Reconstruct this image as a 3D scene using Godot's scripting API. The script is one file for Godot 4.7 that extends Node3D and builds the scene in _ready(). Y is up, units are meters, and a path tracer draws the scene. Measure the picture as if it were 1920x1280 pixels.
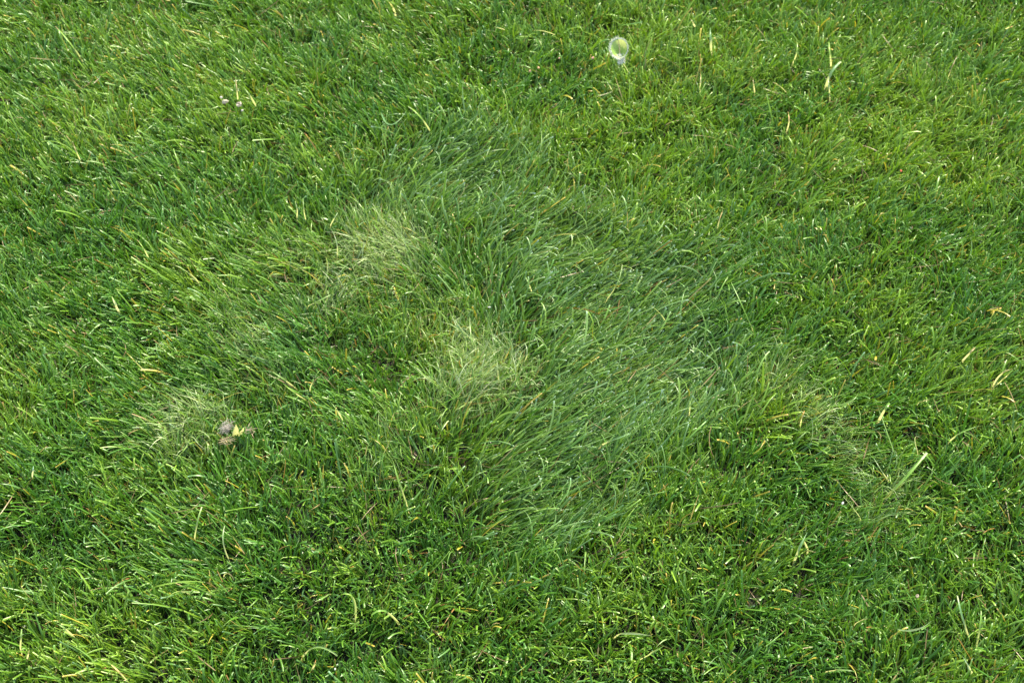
extends Node3D

# A close view down on a mown lawn with a combed, lying patch in it.

var wispy: Array[Vector4] = [
	Vector4(-0.143, -1.346, 0.068, 1.00), Vector4(-0.178, -1.384, 0.050, 0.50), Vector4(-0.095, -1.256, 0.044, 0.35),
	Vector4(-0.118, -1.205, 0.037, 0.25), Vector4(-0.052, -1.189, 0.043, 1.00), Vector4(-0.018, -1.148, 0.045, 1.20),
	Vector4(-0.059, -1.100, 0.042, 0.80), Vector4(-0.350, -1.097, 0.042, 0.90), Vector4(-0.362, -1.055, 0.035, 0.70),
	Vector4(-0.295, -1.189, 0.043, 0.60), Vector4(-0.339, -1.239, 0.034, 0.60), Vector4(-0.227, -1.256, 0.050, 0.50),
	Vector4(0.303, -1.148, 0.042, 0.70), Vector4(0.338, -1.093, 0.030, 0.80), Vector4(0.359, -1.051, 0.026, 0.80),
	Vector4(0.398, -0.989, 0.037, 0.80), Vector4(0.358, -0.944, 0.028, 0.40), Vector4(-0.127, -1.018, 0.058, 0.35),
	Vector4(-0.252, -1.124, 0.042, 0.40), Vector4(0.351, -1.337, 0.026, 0.50), Vector4(-0.260, -1.337, 0.039, 0.50),
	Vector4(-0.205, -1.292, 0.038, 0.50)]
var combed: Array[Vector4] = [
	Vector4(-0.123, -1.483, 0.055, 0.60), Vector4(-0.154, -1.423, 0.040, 0.40), Vector4(-0.041, -1.503, 0.065, 0.80),
	Vector4(-0.081, -1.443, 0.047, 0.70), Vector4(0.033, -1.375, 0.072, 0.90), Vector4(0.083, -1.274, 0.089, 1.00),
	Vector4(0.135, -1.189, 0.092, 1.00), Vector4(0.084, -1.108, 0.084, 1.00), Vector4(0.029, -1.040, 0.064, 0.80),
	Vector4(0.000, -0.961, 0.056, 0.50), Vector4(0.193, -1.310, 0.064, 0.60), Vector4(0.193, -1.140, 0.060, 0.60),
	Vector4(0.056, -0.968, 0.051, 0.50), Vector4(-0.097, -1.535, 0.042, 0.50)]
var hollow: Array[Vector4] = [
	Vector4(-0.191, -1.189, 0.028, 1.00), Vector4(-0.158, -1.148, 0.030, 0.80), Vector4(-0.204, -0.914, 0.039, 0.80),
	Vector4(-0.034, -0.948, 0.034, 0.50), Vector4(0.225, -1.025, 0.035, 0.70), Vector4(0.174, -1.214, 0.025, 0.70),
	Vector4(-0.492, -1.567, 0.025, 0.80), Vector4(-0.123, -1.189, 0.025, 0.50), Vector4(-0.282, -1.070, 0.035, 0.60),
	Vector4(-0.194, -0.989, 0.034, 0.50), Vector4(-0.360, -0.997, 0.029, 0.60), Vector4(-0.093, -1.605, 0.028, 0.50),
	Vector4(0.450, -1.055, 0.029, 0.50), Vector4(0.244, -1.453, 0.027, 0.40), Vector4(0.095, -1.453, 0.020, 0.50),
	Vector4(-0.136, -0.794, 0.042, 0.40), Vector4(0.313, -0.862, 0.027, 0.50)]
var mound: Array[Vector4] = [
	Vector4(-0.196, -1.172, 0.067, 0.70), Vector4(-0.117, -1.062, 0.088, 0.90), Vector4(-0.203, -0.968, 0.107, 0.90),
	Vector4(-0.060, -1.124, 0.042, 0.60), Vector4(-0.141, -0.868, 0.097, 0.60)]
var leftward: Array[Vector4] = [
	Vector4(-0.324, -1.172, 0.055, 1.00), Vector4(-0.391, -1.093, 0.065, 0.90), Vector4(-0.303, -1.256, 0.050, 0.70),
	Vector4(-0.405, -1.310, 0.058, 0.50), Vector4(-0.246, -1.189, 0.037, 0.60), Vector4(-0.348, -0.921, 0.072, 0.70),
	Vector4(-0.183, -1.077, 0.059, 0.70)]
var yellowish: Array[Vector4] = [
	Vector4(0.397, -1.702, 0.220, 0.80), Vector4(0.588, -1.556, 0.182, 0.90), Vector4(0.218, -1.775, 0.165, 0.60),
	Vector4(-0.485, -1.702, 0.191, 0.50), Vector4(-0.294, -1.702, 0.118, 0.60), Vector4(0.538, -1.140, 0.079, 0.80),
	Vector4(-0.068, -1.205, 0.056, 0.70), Vector4(-0.143, -1.337, 0.052, 0.60), Vector4(0.294, -1.124, 0.054, 0.60),
	Vector4(-0.424, -0.794, 0.079, 0.50), Vector4(0.074, -0.824, 0.064, 0.40), Vector4(0.096, -1.503, 0.138, 0.50),
	Vector4(0.121, -1.800, 0.091, 0.50), Vector4(0.053, -1.394, 0.073, 0.50)]

var rng := RandomNumberGenerator.new()
var relief := FastNoiseLite.new()
var patchy := FastNoiseLite.new()
var swirl := FastNoiseLite.new()
var none := Color(0, 0, 0, 0)
var blade_mat: StandardMaterial3D
var plain_mat: StandardMaterial3D
var mats := {}
var used := {}
var lists := {}


func _ready():
	# ---- camera
	var cam := Camera3D.new()
	cam.name = "camera"
	var lens := CameraAttributesPhysical.new()
	lens.frustum_focal_length = 54.13
	lens.frustum_focus_distance = 1.60
	lens.frustum_near = 0.05
	lens.frustum_far = 400.0
	lens.exposure_aperture = 14.0
	cam.attributes = lens
	cam.fov = 25.0
	cam.near = 0.05
	cam.far = 400.0
	cam.position = Vector3(0, 1.35, 0)
	cam.rotation_degrees = Vector3(-48, 0, 0)
	cam.current = true
	add_child(cam)
	# ---- sky and exposure
	var env := Environment.new()
	env.background_mode = Environment.BG_SKY
	var sky := ProceduralSkyMaterial.new()
	sky.sky_top_color = Color(0.78, 0.86, 0.97)
	sky.sky_horizon_color = Color(0.90, 0.93, 0.97)
	sky.sky_curve = 0.2
	sky.ground_bottom_color = Color(0.16, 0.22, 0.10)
	sky.ground_horizon_color = Color(0.55, 0.6, 0.5)
	sky.sky_energy_multiplier = 0.75
	env.sky = Sky.new()
	env.sky.sky_material = sky
	env.tonemap_mode = Environment.TONE_MAPPER_LINEAR
	env.tonemap_exposure = 4.2
	env.sdfgi_enabled = true
	env.ssao_enabled = true
	env.ssil_enabled = true
	var we := WorldEnvironment.new()
	we.name = "world_environment"
	we.environment = env
	add_child(we)
	# ---- sun behind thin cloud, from beyond the top of the picture
	var sun := DirectionalLight3D.new()
	sun.name = "sun"
	sun.light_color = Color(1.0, 0.95, 0.86)
	sun.light_energy = 1.3
	sun.light_angular_distance = 3.0
	sun.shadow_enabled = true
	sun.rotation_degrees = Vector3(-46, 155, 0)
	add_child(sun)

	rng.seed = 4711
	for n in [[relief, 11, 3.2], [patchy, 23, 4.5], [swirl, 37, 3.0]]:
		n[0].noise_type = FastNoiseLite.TYPE_SIMPLEX_SMOOTH
		n[0].seed = n[1]
		n[0].frequency = n[2]
		n[0].fractal_octaves = 2
	blade_mat = leafy(true)
	plain_mat = leafy(false)

	ground()
	lawn()
	small_things()


# ------------------------------------------------------------------ helpers

func leafy(by_vertex: bool, c := Color.WHITE) -> StandardMaterial3D:
	var m := StandardMaterial3D.new()
	m.albedo_color = c.linear_to_srgb()
	m.vertex_color_use_as_albedo = by_vertex
	m.cull_mode = BaseMaterial3D.CULL_DISABLED
	m.roughness = 0.36
	m.metallic_specular = 0.42
	m.backlight_enabled = true
	m.backlight = Color(0.50, 0.52, 0.2).linear_to_srgb()
	return m


func dull(c: Color, rough := 0.8) -> StandardMaterial3D:
	var m := StandardMaterial3D.new()
	m.albedo_color = c.linear_to_srgb()
	m.roughness = rough
	m.cull_mode = BaseMaterial3D.CULL_DISABLED
	m.backlight_enabled = true
	m.backlight = Color(0.4, 0.38, 0.3).linear_to_srgb()
	return m


func mat_of(c: Color) -> StandardMaterial3D:
	if not mats.has(c):
		mats[c] = leafy(false, c)
	return mats[c]


func numbered(called: String) -> String:
	var n: int = used.get(called, 0)
	used[called] = n + 1
	return called if n == 0 else "%s_%03d" % [called, n]


func thing(called: String, label: String, category: String, group: String, at: Vector3) -> Node3D:
	var o := Node3D.new()
	o.name = numbered(called)
	o.position = at
	o.set_meta("label", label)
	o.set_meta("category", category)
	if group:
		o.set_meta("group", group)
	add_child(o)
	return o


func part(called: String, m: Mesh, mat: Material, parent: Node3D, stuff := false) -> MeshInstance3D:
	var o := MeshInstance3D.new()
	o.name = called
	o.mesh = m
	o.material_override = mat
	if stuff:
		o.set_meta("kind", "stuff")
	parent.add_child(o, true)
	return o


func near(zone: Array[Vector4], x: float, z: float) -> float:
	var s := 0.0
	for g in zone:
		var d := ((x - g.x) * (x - g.x) + (z - g.y) * (z - g.y)) / (g.z * g.z)
		if d < 4.0:
			s += g.w * exp(-d * 1.2)
	return minf(s, 1.0)


func lie(x: float, z: float) -> float:   # height of the soil
	return relief.get_noise_2d(x, z) * 0.009 + relief.get_noise_2d(x * 4.0 + 9.0, z * 4.0) * 0.004 + near(wispy, x, z) * 0.004 - near(hollow, x, z) * 0.007 + near(mound, x, z) * 0.024 - near(combed, x, z) * 0.016


# ------------------------------------------------------------------ soil

func ground():
	var lines: Array[float] = []
	var v := -1.3
	while v <= 1.3001:
		lines.append(v)
		v += 0.02
	var step := 0.05
	var out := 1.3
	var outer: Array[float] = []
	while out < 120.0:
		out += step
		step *= 1.5
		outer.append(out)
	var axis: Array[float] = []
	for i in range(outer.size() - 1, -1, -1):
		axis.append(-outer[i])
	axis.append_array(lines)
	axis.append_array(outer)
	var st := SurfaceTool.new()
	st.begin(Mesh.PRIMITIVE_TRIANGLES)
	st.set_smooth_group(0)
	var n := axis.size()
	for j in n:
		for i in n:
			var x := axis[i]
			var z := axis[j] - 1.4
			var far := clampf((maxf(absf(axis[i]), absf(axis[j])) - 3.2) / 1.0, 0.0, 1.0)
			var k := patchy.get_noise_2d(x * 5.0, z * 5.0)
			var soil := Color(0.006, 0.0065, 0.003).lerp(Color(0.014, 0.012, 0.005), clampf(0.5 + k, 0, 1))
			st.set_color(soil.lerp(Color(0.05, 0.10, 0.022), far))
			st.set_uv(Vector2(x, z))
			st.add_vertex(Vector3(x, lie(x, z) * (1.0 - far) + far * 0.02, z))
	for j in n - 1:
		for i in n - 1:
			var a := j * n + i
			for q in [a, a + 1, a + n, a + 1, a + n + 1, a + n]:
				st.add_index(q)
	st.generate_normals()
	var m := StandardMaterial3D.new()
	m.vertex_color_use_as_albedo = true
	m.roughness = 0.95
	var g := MeshInstance3D.new()
	g.name = "ground"
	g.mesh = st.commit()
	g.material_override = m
	g.set_meta("kind", "structure")
	g.set_meta("label", "dark soil showing between the grass blades")
	add_child(g)


# ------------------------------------------------------------------ grass

# One leaf of unit length and unit width that bends towards +z; cut = blunt, pale mown end.
func leaf(bend: float, twist: float, cut: bool, thin: bool, seed_at: int, dead := false) -> ArrayMesh:
	rng.seed = seed_at
	var st := SurfaceTool.new()
	st.begin(Mesh.PRIMITIVE_TRIANGLES)
	st.set_smooth_group(0)
	var ts := [0.0, 0.2, 0.4, 0.58, 0.74, 0.88, 0.95, 1.0] if not thin else [0.0, 0.25, 0.5, 0.75, 0.95, 1.0]
	var pos := Vector3.ZERO
	var last := 0.0
	var ratio := 0.022 if thin else 0.05   # how wide for its length such a leaf mostly is
	var kink := rng.randf_range(-0.25, 0.25)
	var rows := 0
	for t in ts:
		var a: float = bend * t * t + kink * t * (1.0 - t) * 2.0
		pos += Vector3(0, cos(a), sin(a)) * (t - last)
		last = t
		var w: float = lerpf(0.62, 1.0, smoothstep(0.0, 0.35, t)) * lerpf(1.0, 0.72, smoothstep(0.5, 0.95, t))
		if cut:
			w *= 0.8 if t > 0.99 else 1.0
		else:
			w *= 1.0 - 0.93 * smoothstep(0.55, 1.0, t)
		var turn: float = twist * t
		var side := Vector3(cos(turn), 0, 0) + Vector3(0, -sin(a), cos(a)) * sin(turn)
		var face := Vector3(0, -sin(a), cos(a)) * cos(turn) - Vector3(sin(turn), 0, 0)
		var c := Color(0.40, 0.46, 0.2).lerp(BODY, smoothstep(0.0, 0.45, t))
		if cut and t > 0.9:
			c = c.lerp(Color(1.0, 1.0, 0.95), smoothstep(0.94, 0.99, t) * 0.9)
		elif t > 0.9:
			c = c.lerp(Color(0.7, 0.75, 0.4), 0.6)
		if dead:
			c = BODY.lerp(BODY * 1.3, t)
		for k in 3:
			st.set_color(c)
			var dip := 0.0 if k == 1 else 0.22
			st.add_vertex(pos + side * (k - 1) * 0.5 * w * ratio + face * dip * ratio * w)
		rows += 1
	for r in rows - 1:
		for k in 2:
			var a := r * 3 + k
			for q in [a, a + 3, a + 1, a + 1, a + 3, a + 4]:
				st.add_index(q)
	st.generate_normals()
	return st.commit()


# A whole tuft as one mesh, for the lawn beyond the part that is looked at.
func tuft(seed_at: int) -> ArrayMesh:
	var st := SurfaceTool.new()
	st.begin(Mesh.PRIMITIVE_TRIANGLES)
	rng.seed = seed_at
	var blades := [leaf(0.9, 0.4, true, true, 5), leaf(0.5, -0.5, true, true, 6), leaf(1.3, 0.2, false, true, 7)]
	rng.seed = seed_at
	for i in 22:
		var dir := Vector3(rng.randfn(0, 0.35), 1, rng.randfn(0, 0.35)).normalized()
		var t := placed(Vector3(rng.randf_range(-0.02, 0.02), 0, rng.randf_range(-0.02, 0.02)), dir, rng.randf() * TAU, rng.randf_range(0.03, 0.05), rng.randf_range(0.0025, 0.004), 0.022)
		st.append_from(blades[i % 3], 0, t)
	return st.commit()


func placed(at: Vector3, dir: Vector3, heading: float, length: float, width: float, ratio: float) -> Transform3D:
	var z := Vector3(cos(heading), 0, sin(heading))
	z = (z - dir * z.dot(dir)).normalized()
	var x := dir.cross(z)
	return Transform3D(Basis(x * (width / ratio), dir * length, z * length), at)


func put(list: String, t: Transform3D, c: Color):
	var b: PackedFloat32Array = lists[list]
	var r := PackedFloat32Array([t.basis.x.x, t.basis.y.x, t.basis.z.x, t.origin.x, t.basis.x.y, t.basis.y.y, t.basis.z.y, t.origin.y, t.basis.x.z, t.basis.y.z, t.basis.z.z, t.origin.z, c.r, c.g, c.b, 1.0])
	b.append_array(r)
	lists[list] = b


const BODY := Color(0.36, 0.49, 0.16)


func tint(c: Color) -> Color:   # the copy's colour that makes the middle of a leaf C
	return Color(c.r / BODY.r, c.g / BODY.g, c.b / BODY.b)


func lawn():
	var kinds := {}
	var shapes := [[0.25, 0.3], [0.5, -0.5], [0.8, 0.7], [1.2, -0.3], [0.1, -0.8], [1.7, 0.4]]
	for i in shapes.size():
		kinds["cut%d" % i] = leaf(shapes[i][0], shapes[i][1], true, false, 100 + i)
		kinds["tip%d" % i] = leaf(shapes[i][0] + 0.2, shapes[i][1], false, false, 200 + i)
		kinds["fine%d" % i] = leaf(shapes[i][0] * 1.1, shapes[i][1], false, true, 300 + i)
		kinds["dead%d" % i] = leaf(shapes[i][0] * 1.1, shapes[i][1] * 2.0, i % 2 == 0, true, 400 + i, true)
	kinds["tuft0"] = tuft(41)
	kinds["tuft1"] = tuft(42)
	kinds["tuft2"] = tuft(43)
	rng.seed = 90210
	for k in kinds:
		lists[k] = {}
	var keep := {}
	for k in kinds:
		keep[k] = PackedFloat32Array()
	lists = keep

	# the part of the lawn that is looked at: every leaf on its own
	var cell := 0.0108
	var z := -2.35
	while z < -0.42:
		var half := 0.30 + absf(z) * 0.335 + 0.2
		var x := -half
		while x < half:
			clump(x + rng.randf_range(-0.5, 0.5) * cell, z + rng.randf_range(-0.5, 0.5) * cell)
			x += cell
		z += cell
	# round it: tufts
	z = -4.8
	while z < 2.4:
		var x := -4.2
		while x < 4.2:
			var inside := z > -2.33 and z < -0.44 and absf(x) < 0.30 + absf(z) * 0.335 + 0.18
			if not inside:
				var px := x + rng.randf_range(-0.02, 0.02)
				var pz := z + rng.randf_range(-0.02, 0.02)
				var dir := Vector3(clampf(px, -0.4, 0.4) + rng.randfn(0, 0.15), 1, rng.randfn(0, 0.15)).normalized()
				var c := Color(0.075, 0.18, 0.026).lerp(Color(0.15, 0.25, 0.032), clampf(0.4 + patchy.get_noise_2d(px, pz) + rng.randfn(0, 0.2), 0, 1))
				var s := rng.randf_range(0.85, 1.2)
				put("tuft%d" % rng.randi_range(0, 2), placed(Vector3(px, lie(px, pz), pz), dir, rng.randf() * TAU, s, s, 1.0), tint(c))
			x += 0.032
		z += 0.032

	var root := Node3D.new()
	root.name = "lawn_grass"
	root.set_meta("kind", "stuff")
	root.set_meta("label", "mown green lawn with a combed lying patch and thin pale patches")
	add_child(root)
	for k in kinds:
		var b: PackedFloat32Array = lists[k]
		if b.is_empty():
			continue
		var mm := MultiMesh.new()
		mm.transform_format = MultiMesh.TRANSFORM_3D
		mm.use_colors = true
		mm.mesh = kinds[k]
		mm.instance_count = b.size() / 16
		for i in mm.instance_count:
			var o := i * 16
			mm.set_instance_transform(i, Transform3D(Basis(Vector3(b[o], b[o + 4], b[o + 8]), Vector3(b[o + 1], b[o + 5], b[o + 9]), Vector3(b[o + 2], b[o + 6], b[o + 10])), Vector3(b[o + 3], b[o + 7], b[o + 11])))
			mm.set_instance_color(i, Color(b[o + 12], b[o + 13], b[o + 14]))
		var mi := MultiMeshInstance3D.new()
		mi.name = "grass_blades"
		mi.multimesh = mm
		mi.material_override = blade_mat
		mi.set_meta("kind", "stuff")
		root.add_child(mi, true)


func clump(x: float, z: float):
	var fine := near(wispy, x, z)
	var comb := near(combed, x, z) * (1.0 - 0.7 * fine)
	var deep := near(hollow, x, z)
	var mnd := near(mound, x, z)
	var left := near(leftward, x, z)
	var yellow := near(yellowish, x, z)
	var p := patchy.get_noise_2d(x, z)
	var p2 := patchy.get_noise_2d(x * 3.0 + 5.0, z * 3.0)
	var s1 := swirl.get_noise_2d(x * 1.5, z * 1.5)
	var s2 := swirl.get_noise_2d(x * 1.5 + 31.0, z * 1.5)
	# which way the leaves lean
	var lean := Vector2(-0.30 + 0.52 * smoothstep(-0.30, 0.35, x), -0.12 * smoothstep(-1.0, -1.6, z))
	lean = lean.lerp(Vector2.ZERO, clampf(mnd * 0.8 + 0.5 * smoothstep(-1.05, -0.85, z), 0.0, 0.85))
	lean += Vector2(s1, s2) * 0.4 + Vector2(swirl.get_noise_2d(x * 8.0, z * 8.0), swirl.get_noise_2d(x * 8.0 + 50.0, z * 8.0)) * 0.5
	lean = lean.lerp(Vector2(-1.1, -0.15), left * 0.75)
	lean = lean.lerp(Vector2(1.5, -0.6) + Vector2(s1, s2) * 0.5, comb)
	lean = lean.lerp(Vector2(0.3, -0.1) + Vector2(s1, s2) * 1.2, fine * 0.6)
	lean += Vector2(rng.randfn(0, 0.13), rng.randfn(0, 0.13))
	var y := lie(x, z)
	var cut_at := 0.030 + p2 * 0.007 + patchy.get_noise_2d(x * 9.0, z * 9.0 + 3.0) * 0.006 + rng.randfn(0, 0.002) - deep * 0.008 - mnd * 0.004
	var hue := rng.randfn(0, 0.25) + p * 0.5 - 0.2 * mnd
	var bare := rng.randf() < 0.06 + 0.15 * deep
	var many := 4 if bare else rng.randi_range(11, 15)
	for i in many:
		var is_fine := rng.randf() < fine * 0.55 + 0.05
		var long := rng.randf() < comb * 0.85
		blade(x, z, y, lean, cut_at, hue, yellow, deep, fine, comb, is_fine, long)
	if fine > 0.15:
		for i in int(fine * 7.0):
			blade(x, z, y, lean, cut_at, hue, yellow, deep, fine, comb, true, false)
	# short leaves low down, which close the sward
	for i in 5:
		var low := Vector3(rng.randfn(0, 0.8), 0.7, rng.randfn(0, 0.8)).normalized()
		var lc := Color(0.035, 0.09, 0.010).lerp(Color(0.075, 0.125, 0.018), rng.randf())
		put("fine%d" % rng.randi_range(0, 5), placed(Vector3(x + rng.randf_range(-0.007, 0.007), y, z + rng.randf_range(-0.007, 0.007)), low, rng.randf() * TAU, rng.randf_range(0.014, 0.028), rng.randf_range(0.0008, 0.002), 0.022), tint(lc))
	# dead leaves down in the sward
	if rng.randf() < 0.18:
		var dir := Vector3(rng.randfn(0, 1), 0.25, rng.randfn(0, 1)).normalized()
		var c := Color(0.20, 0.15, 0.07).lerp(Color(0.09, 0.055, 0.025), rng.randf())
		put("dead%d" % rng.randi_range(0, 5), placed(Vector3(x, y + rng.randf_range(0.002, 0.018), z), dir, rng.randf() * TAU, rng.randf_range(0.02, 0.05), rng.randf_range(0.0006, 0.0013), 0.022), tint(c))


func blade(x: float, z: float, y: float, lean: Vector2, cut_at: float, hue: float, yellow: float, deep: float, fine: float, comb: float, is_fine: bool, long: bool):
	var out := rng.randf() * TAU
	var spread := absf(rng.randfn(0, 0.36))
	if is_fine:
		spread = absf(rng.randfn(0, 0.3 + 0.6 * fine))
	elif long:
		spread = absf(rng.randfn(0, 0.35))
	var dir := Vector3(lean.x + cos(out) * spread, 1.0, lean.y + sin(out) * spread).normalized()
	var length := cut_at / maxf(dir.y, 0.55) * rng.randf_range(0.62, 1.18)
	var width := rng.randf_range(0.0011, 0.0024) + 0.0008 * float(rng.randf() < 0.2)
	var heading := out + rng.randfn(0, 0.5)
	if lean.length() > 0.3 and rng.randf() < 0.6:
		heading = atan2(lean.y, lean.x) + rng.randfn(0, 0.6)
	var v := rng.randi_range(0, 4)
	var shape := "cut%d" % v if rng.randf() < 0.5 else "tip%d" % v
	if long:
		length = rng.randf_range(0.04, 0.07)
		width = rng.randf_range(0.0010, 0.0023)
		shape = ("tip%d" if rng.randf() < 0.6 else "cut%d") % rng.randi_range(0, 5)
	if is_fine:
		length = rng.randf_range(0.028, 0.05) if fine > 0.1 else length * 1.1
		width = rng.randf_range(0.0007, 0.0015)
		shape = "fine%d" % rng.randi_range(0, 5)
	if rng.randf() < 0.05:
		length *= rng.randf_range(1.2, 1.5)
	# the leaf's own green
	var g := Color(0.052, 0.150, 0.016).lerp(Color(0.140, 0.250, 0.020), clampf(0.30 + hue + 0.5 * yellow + rng.randfn(0, 0.2), 0, 1))
	if comb > 0.3 or rng.randf() < 0.12:
		g = g.lerp(Color(0.075, 0.17, 0.045), (0.3 if comb > 0.3 else 0.9) * rng.randf())
	if is_fine:
		g = g.lerp(Color(0.20, 0.31, 0.07).lerp(Color(0.44, 0.50, 0.30), rng.randf() * rng.randf() * 1.2), clampf(fine * rng.randf_range(0.4, 1.1), 0, 1))
	if long:
		g = g.lerp(Color(0.20, 0.31, 0.12), rng.randf() * 0.55)
	var r := rng.randf() + (0.012 if long else 0.0)
	if r < 0.018 + 0.015 * yellow:
		g = Color(0.30, 0.27, 0.035)
	elif r < 0.027 + 0.015 * yellow:
		g = Color(0.30, 0.235, 0.11)
		width *= 0.6
		shape = "dead%d" % v
	elif r < 0.034 + 0.015 * yellow:
		g = Color(0.24, 0.135, 0.045)
		width *= 0.6
		shape = "dead%d" % v
	g = g * rng.randf_range(0.85, 1.15)
	if is_fine and fine > 0.2:
		y += rng.randf_range(0.0, 0.012) * fine
	put(shape, placed(Vector3(x + rng.randf_range(-0.007, 0.007), y - 0.003, z + rng.randf_range(-0.007, 0.007)), dir, heading, length, width, 0.05 if shape[0] == "c" or shape[0] == "t" else 0.022), tint(g))


# ------------------------------------------------------------------ single blades, straws and scraps that stand out

# A leaf or stalk along the curve P0 P1 P2; a FROM below 0 lets it run on down into the sward.
func ribbon(p0: Vector3, p1: Vector3, p2: Vector3, from: float, to: float, width: float, taper: bool, roll: float) -> ArrayMesh:
	var st := SurfaceTool.new()
	st.begin(Mesh.PRIMITIVE_TRIANGLES)
	st.set_smooth_group(0)
	var steps := 12 if from < 0.0 else 9
	for i in steps + 1:
		var t := lerpf(from, to, float(i) / steps)
		var p := on_curve(p0, p1, p2, t)
		var along := (on_curve(p0, p1, p2, t + 0.01) - on_curve(p0, p1, p2, t - 0.01)).normalized()
		var up := Vector3.UP if absf(along.y) < 0.8 else Vector3(0, 0.3, 1)
		var side := along.cross(up.rotated(along, roll + t * 0.6)).normalized()
		var face := side.cross(along)
		var w := width * lerpf(1.0, 0.75, smoothstep(0.6, 1.0, t))
		if taper:
			w *= 1.0 - 0.8 * smoothstep(0.5, 1.0, t)
		for k in 5:
			var s := (k - 2) * 0.25
			st.add_vertex(p + side * s * w + face * w * (absf(s) * 0.5))
	for i in steps:
		for k in 4:
			var a := i * 5 + k
			for q in [a, a + 5, a + 1, a + 1, a + 5, a + 6]:
				st.add_index(q)
	st.generate_normals()
	return st.commit()


func on_curve(p0: Vector3, p1: Vector3, p2: Vector3, t: float) -> Vector3:
	if t < 0.0:
		return p0 + (p1 - p0).normalized() * t * 0.06 + Vector3.DOWN * t * t * 0.22
	return p0.lerp(p1, t).lerp(p1.lerp(p2, t), t)


func stray(called: String, label: String, category: String, group: String, a: Vector3, mid: Vector3, b: Vector3, width: float, c: Color, tip: Color):
	var up := lie(mid.x, mid.z)
	var o := thing(called, label, category, group, Vector3(a.x, a.y + up, a.z))
	var p2 := b - a
	var p1 := (mid - a) * 2.0 - p2 * 0.5
	var pieces := 0.86 if tip != none else 1.0
	var roll := rng.randf_range(-0.35, 0.35)
	part("blade" if category == "grass blade" else "shaft", ribbon(Vector3.ZERO, p1, p2, -0.35, pieces, width, tip == none and rng.randf() < 0.6, roll), mat_of(c), o)
	if tip != none:
		part("tip", ribbon(Vector3.ZERO, p1, p2, 0.86, 1.0, width, false, roll), mat_of(tip), o)


func blob(r: Vector3, rough: float, seed_at: int, cup: float) -> ArrayMesh:   # a crumpled scrap, hollow on top by CUP
	var n := FastNoiseLite.new()
	n.seed = seed_at
	n.frequency = 0.9
	var st := SurfaceTool.new()
	st.begin(Mesh.PRIMITIVE_TRIANGLES)
	st.set_smooth_group(0)
	var rings := 9
	var seg := 14
	for i in rings + 1:
		for k in seg:
			var a := PI * i / rings
			var q := TAU * k / seg
			var d := Vector3(sin(a) * cos(q), cos(a), sin(a) * sin(q))
			var s := 1.0 + rough * n.get_noise_3d(d.x * 2.0, d.y * 2.0, d.z * 2.0)
			var y := d.y
			if d.y > 0.0:
				y -= cup * smoothstep(0.35, 1.0, d.y) * 1.6
			st.add_vertex(Vector3(d.x * r.x, y * r.y, d.z * r.z) * s)
	for i in rings:
		for k in seg:
			var a := i * seg + k
			var b := i * seg + (k + 1) % seg
			for q in [a, b, a + seg, b, b + seg, a + seg]:
				st.add_index(q)
	st.generate_normals()
	return st.commit()


func hairs(n: int, fun: Callable, w: float) -> ArrayMesh:
	var st := SurfaceTool.new()
	st.begin(Mesh.PRIMITIVE_TRIANGLES)
	for i in n:
		var h: Array = fun.call(i)
		st.append_from(ribbon(h[0], h[1], h[2], 0.0, 1.0, w, true, rng.randf() * 3.0), 0, Transform3D())
	return st.commit()


func grounded(p: Vector3) -> Vector3:
	return p + Vector3(0, lie(p.x, p.z), 0)


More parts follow.
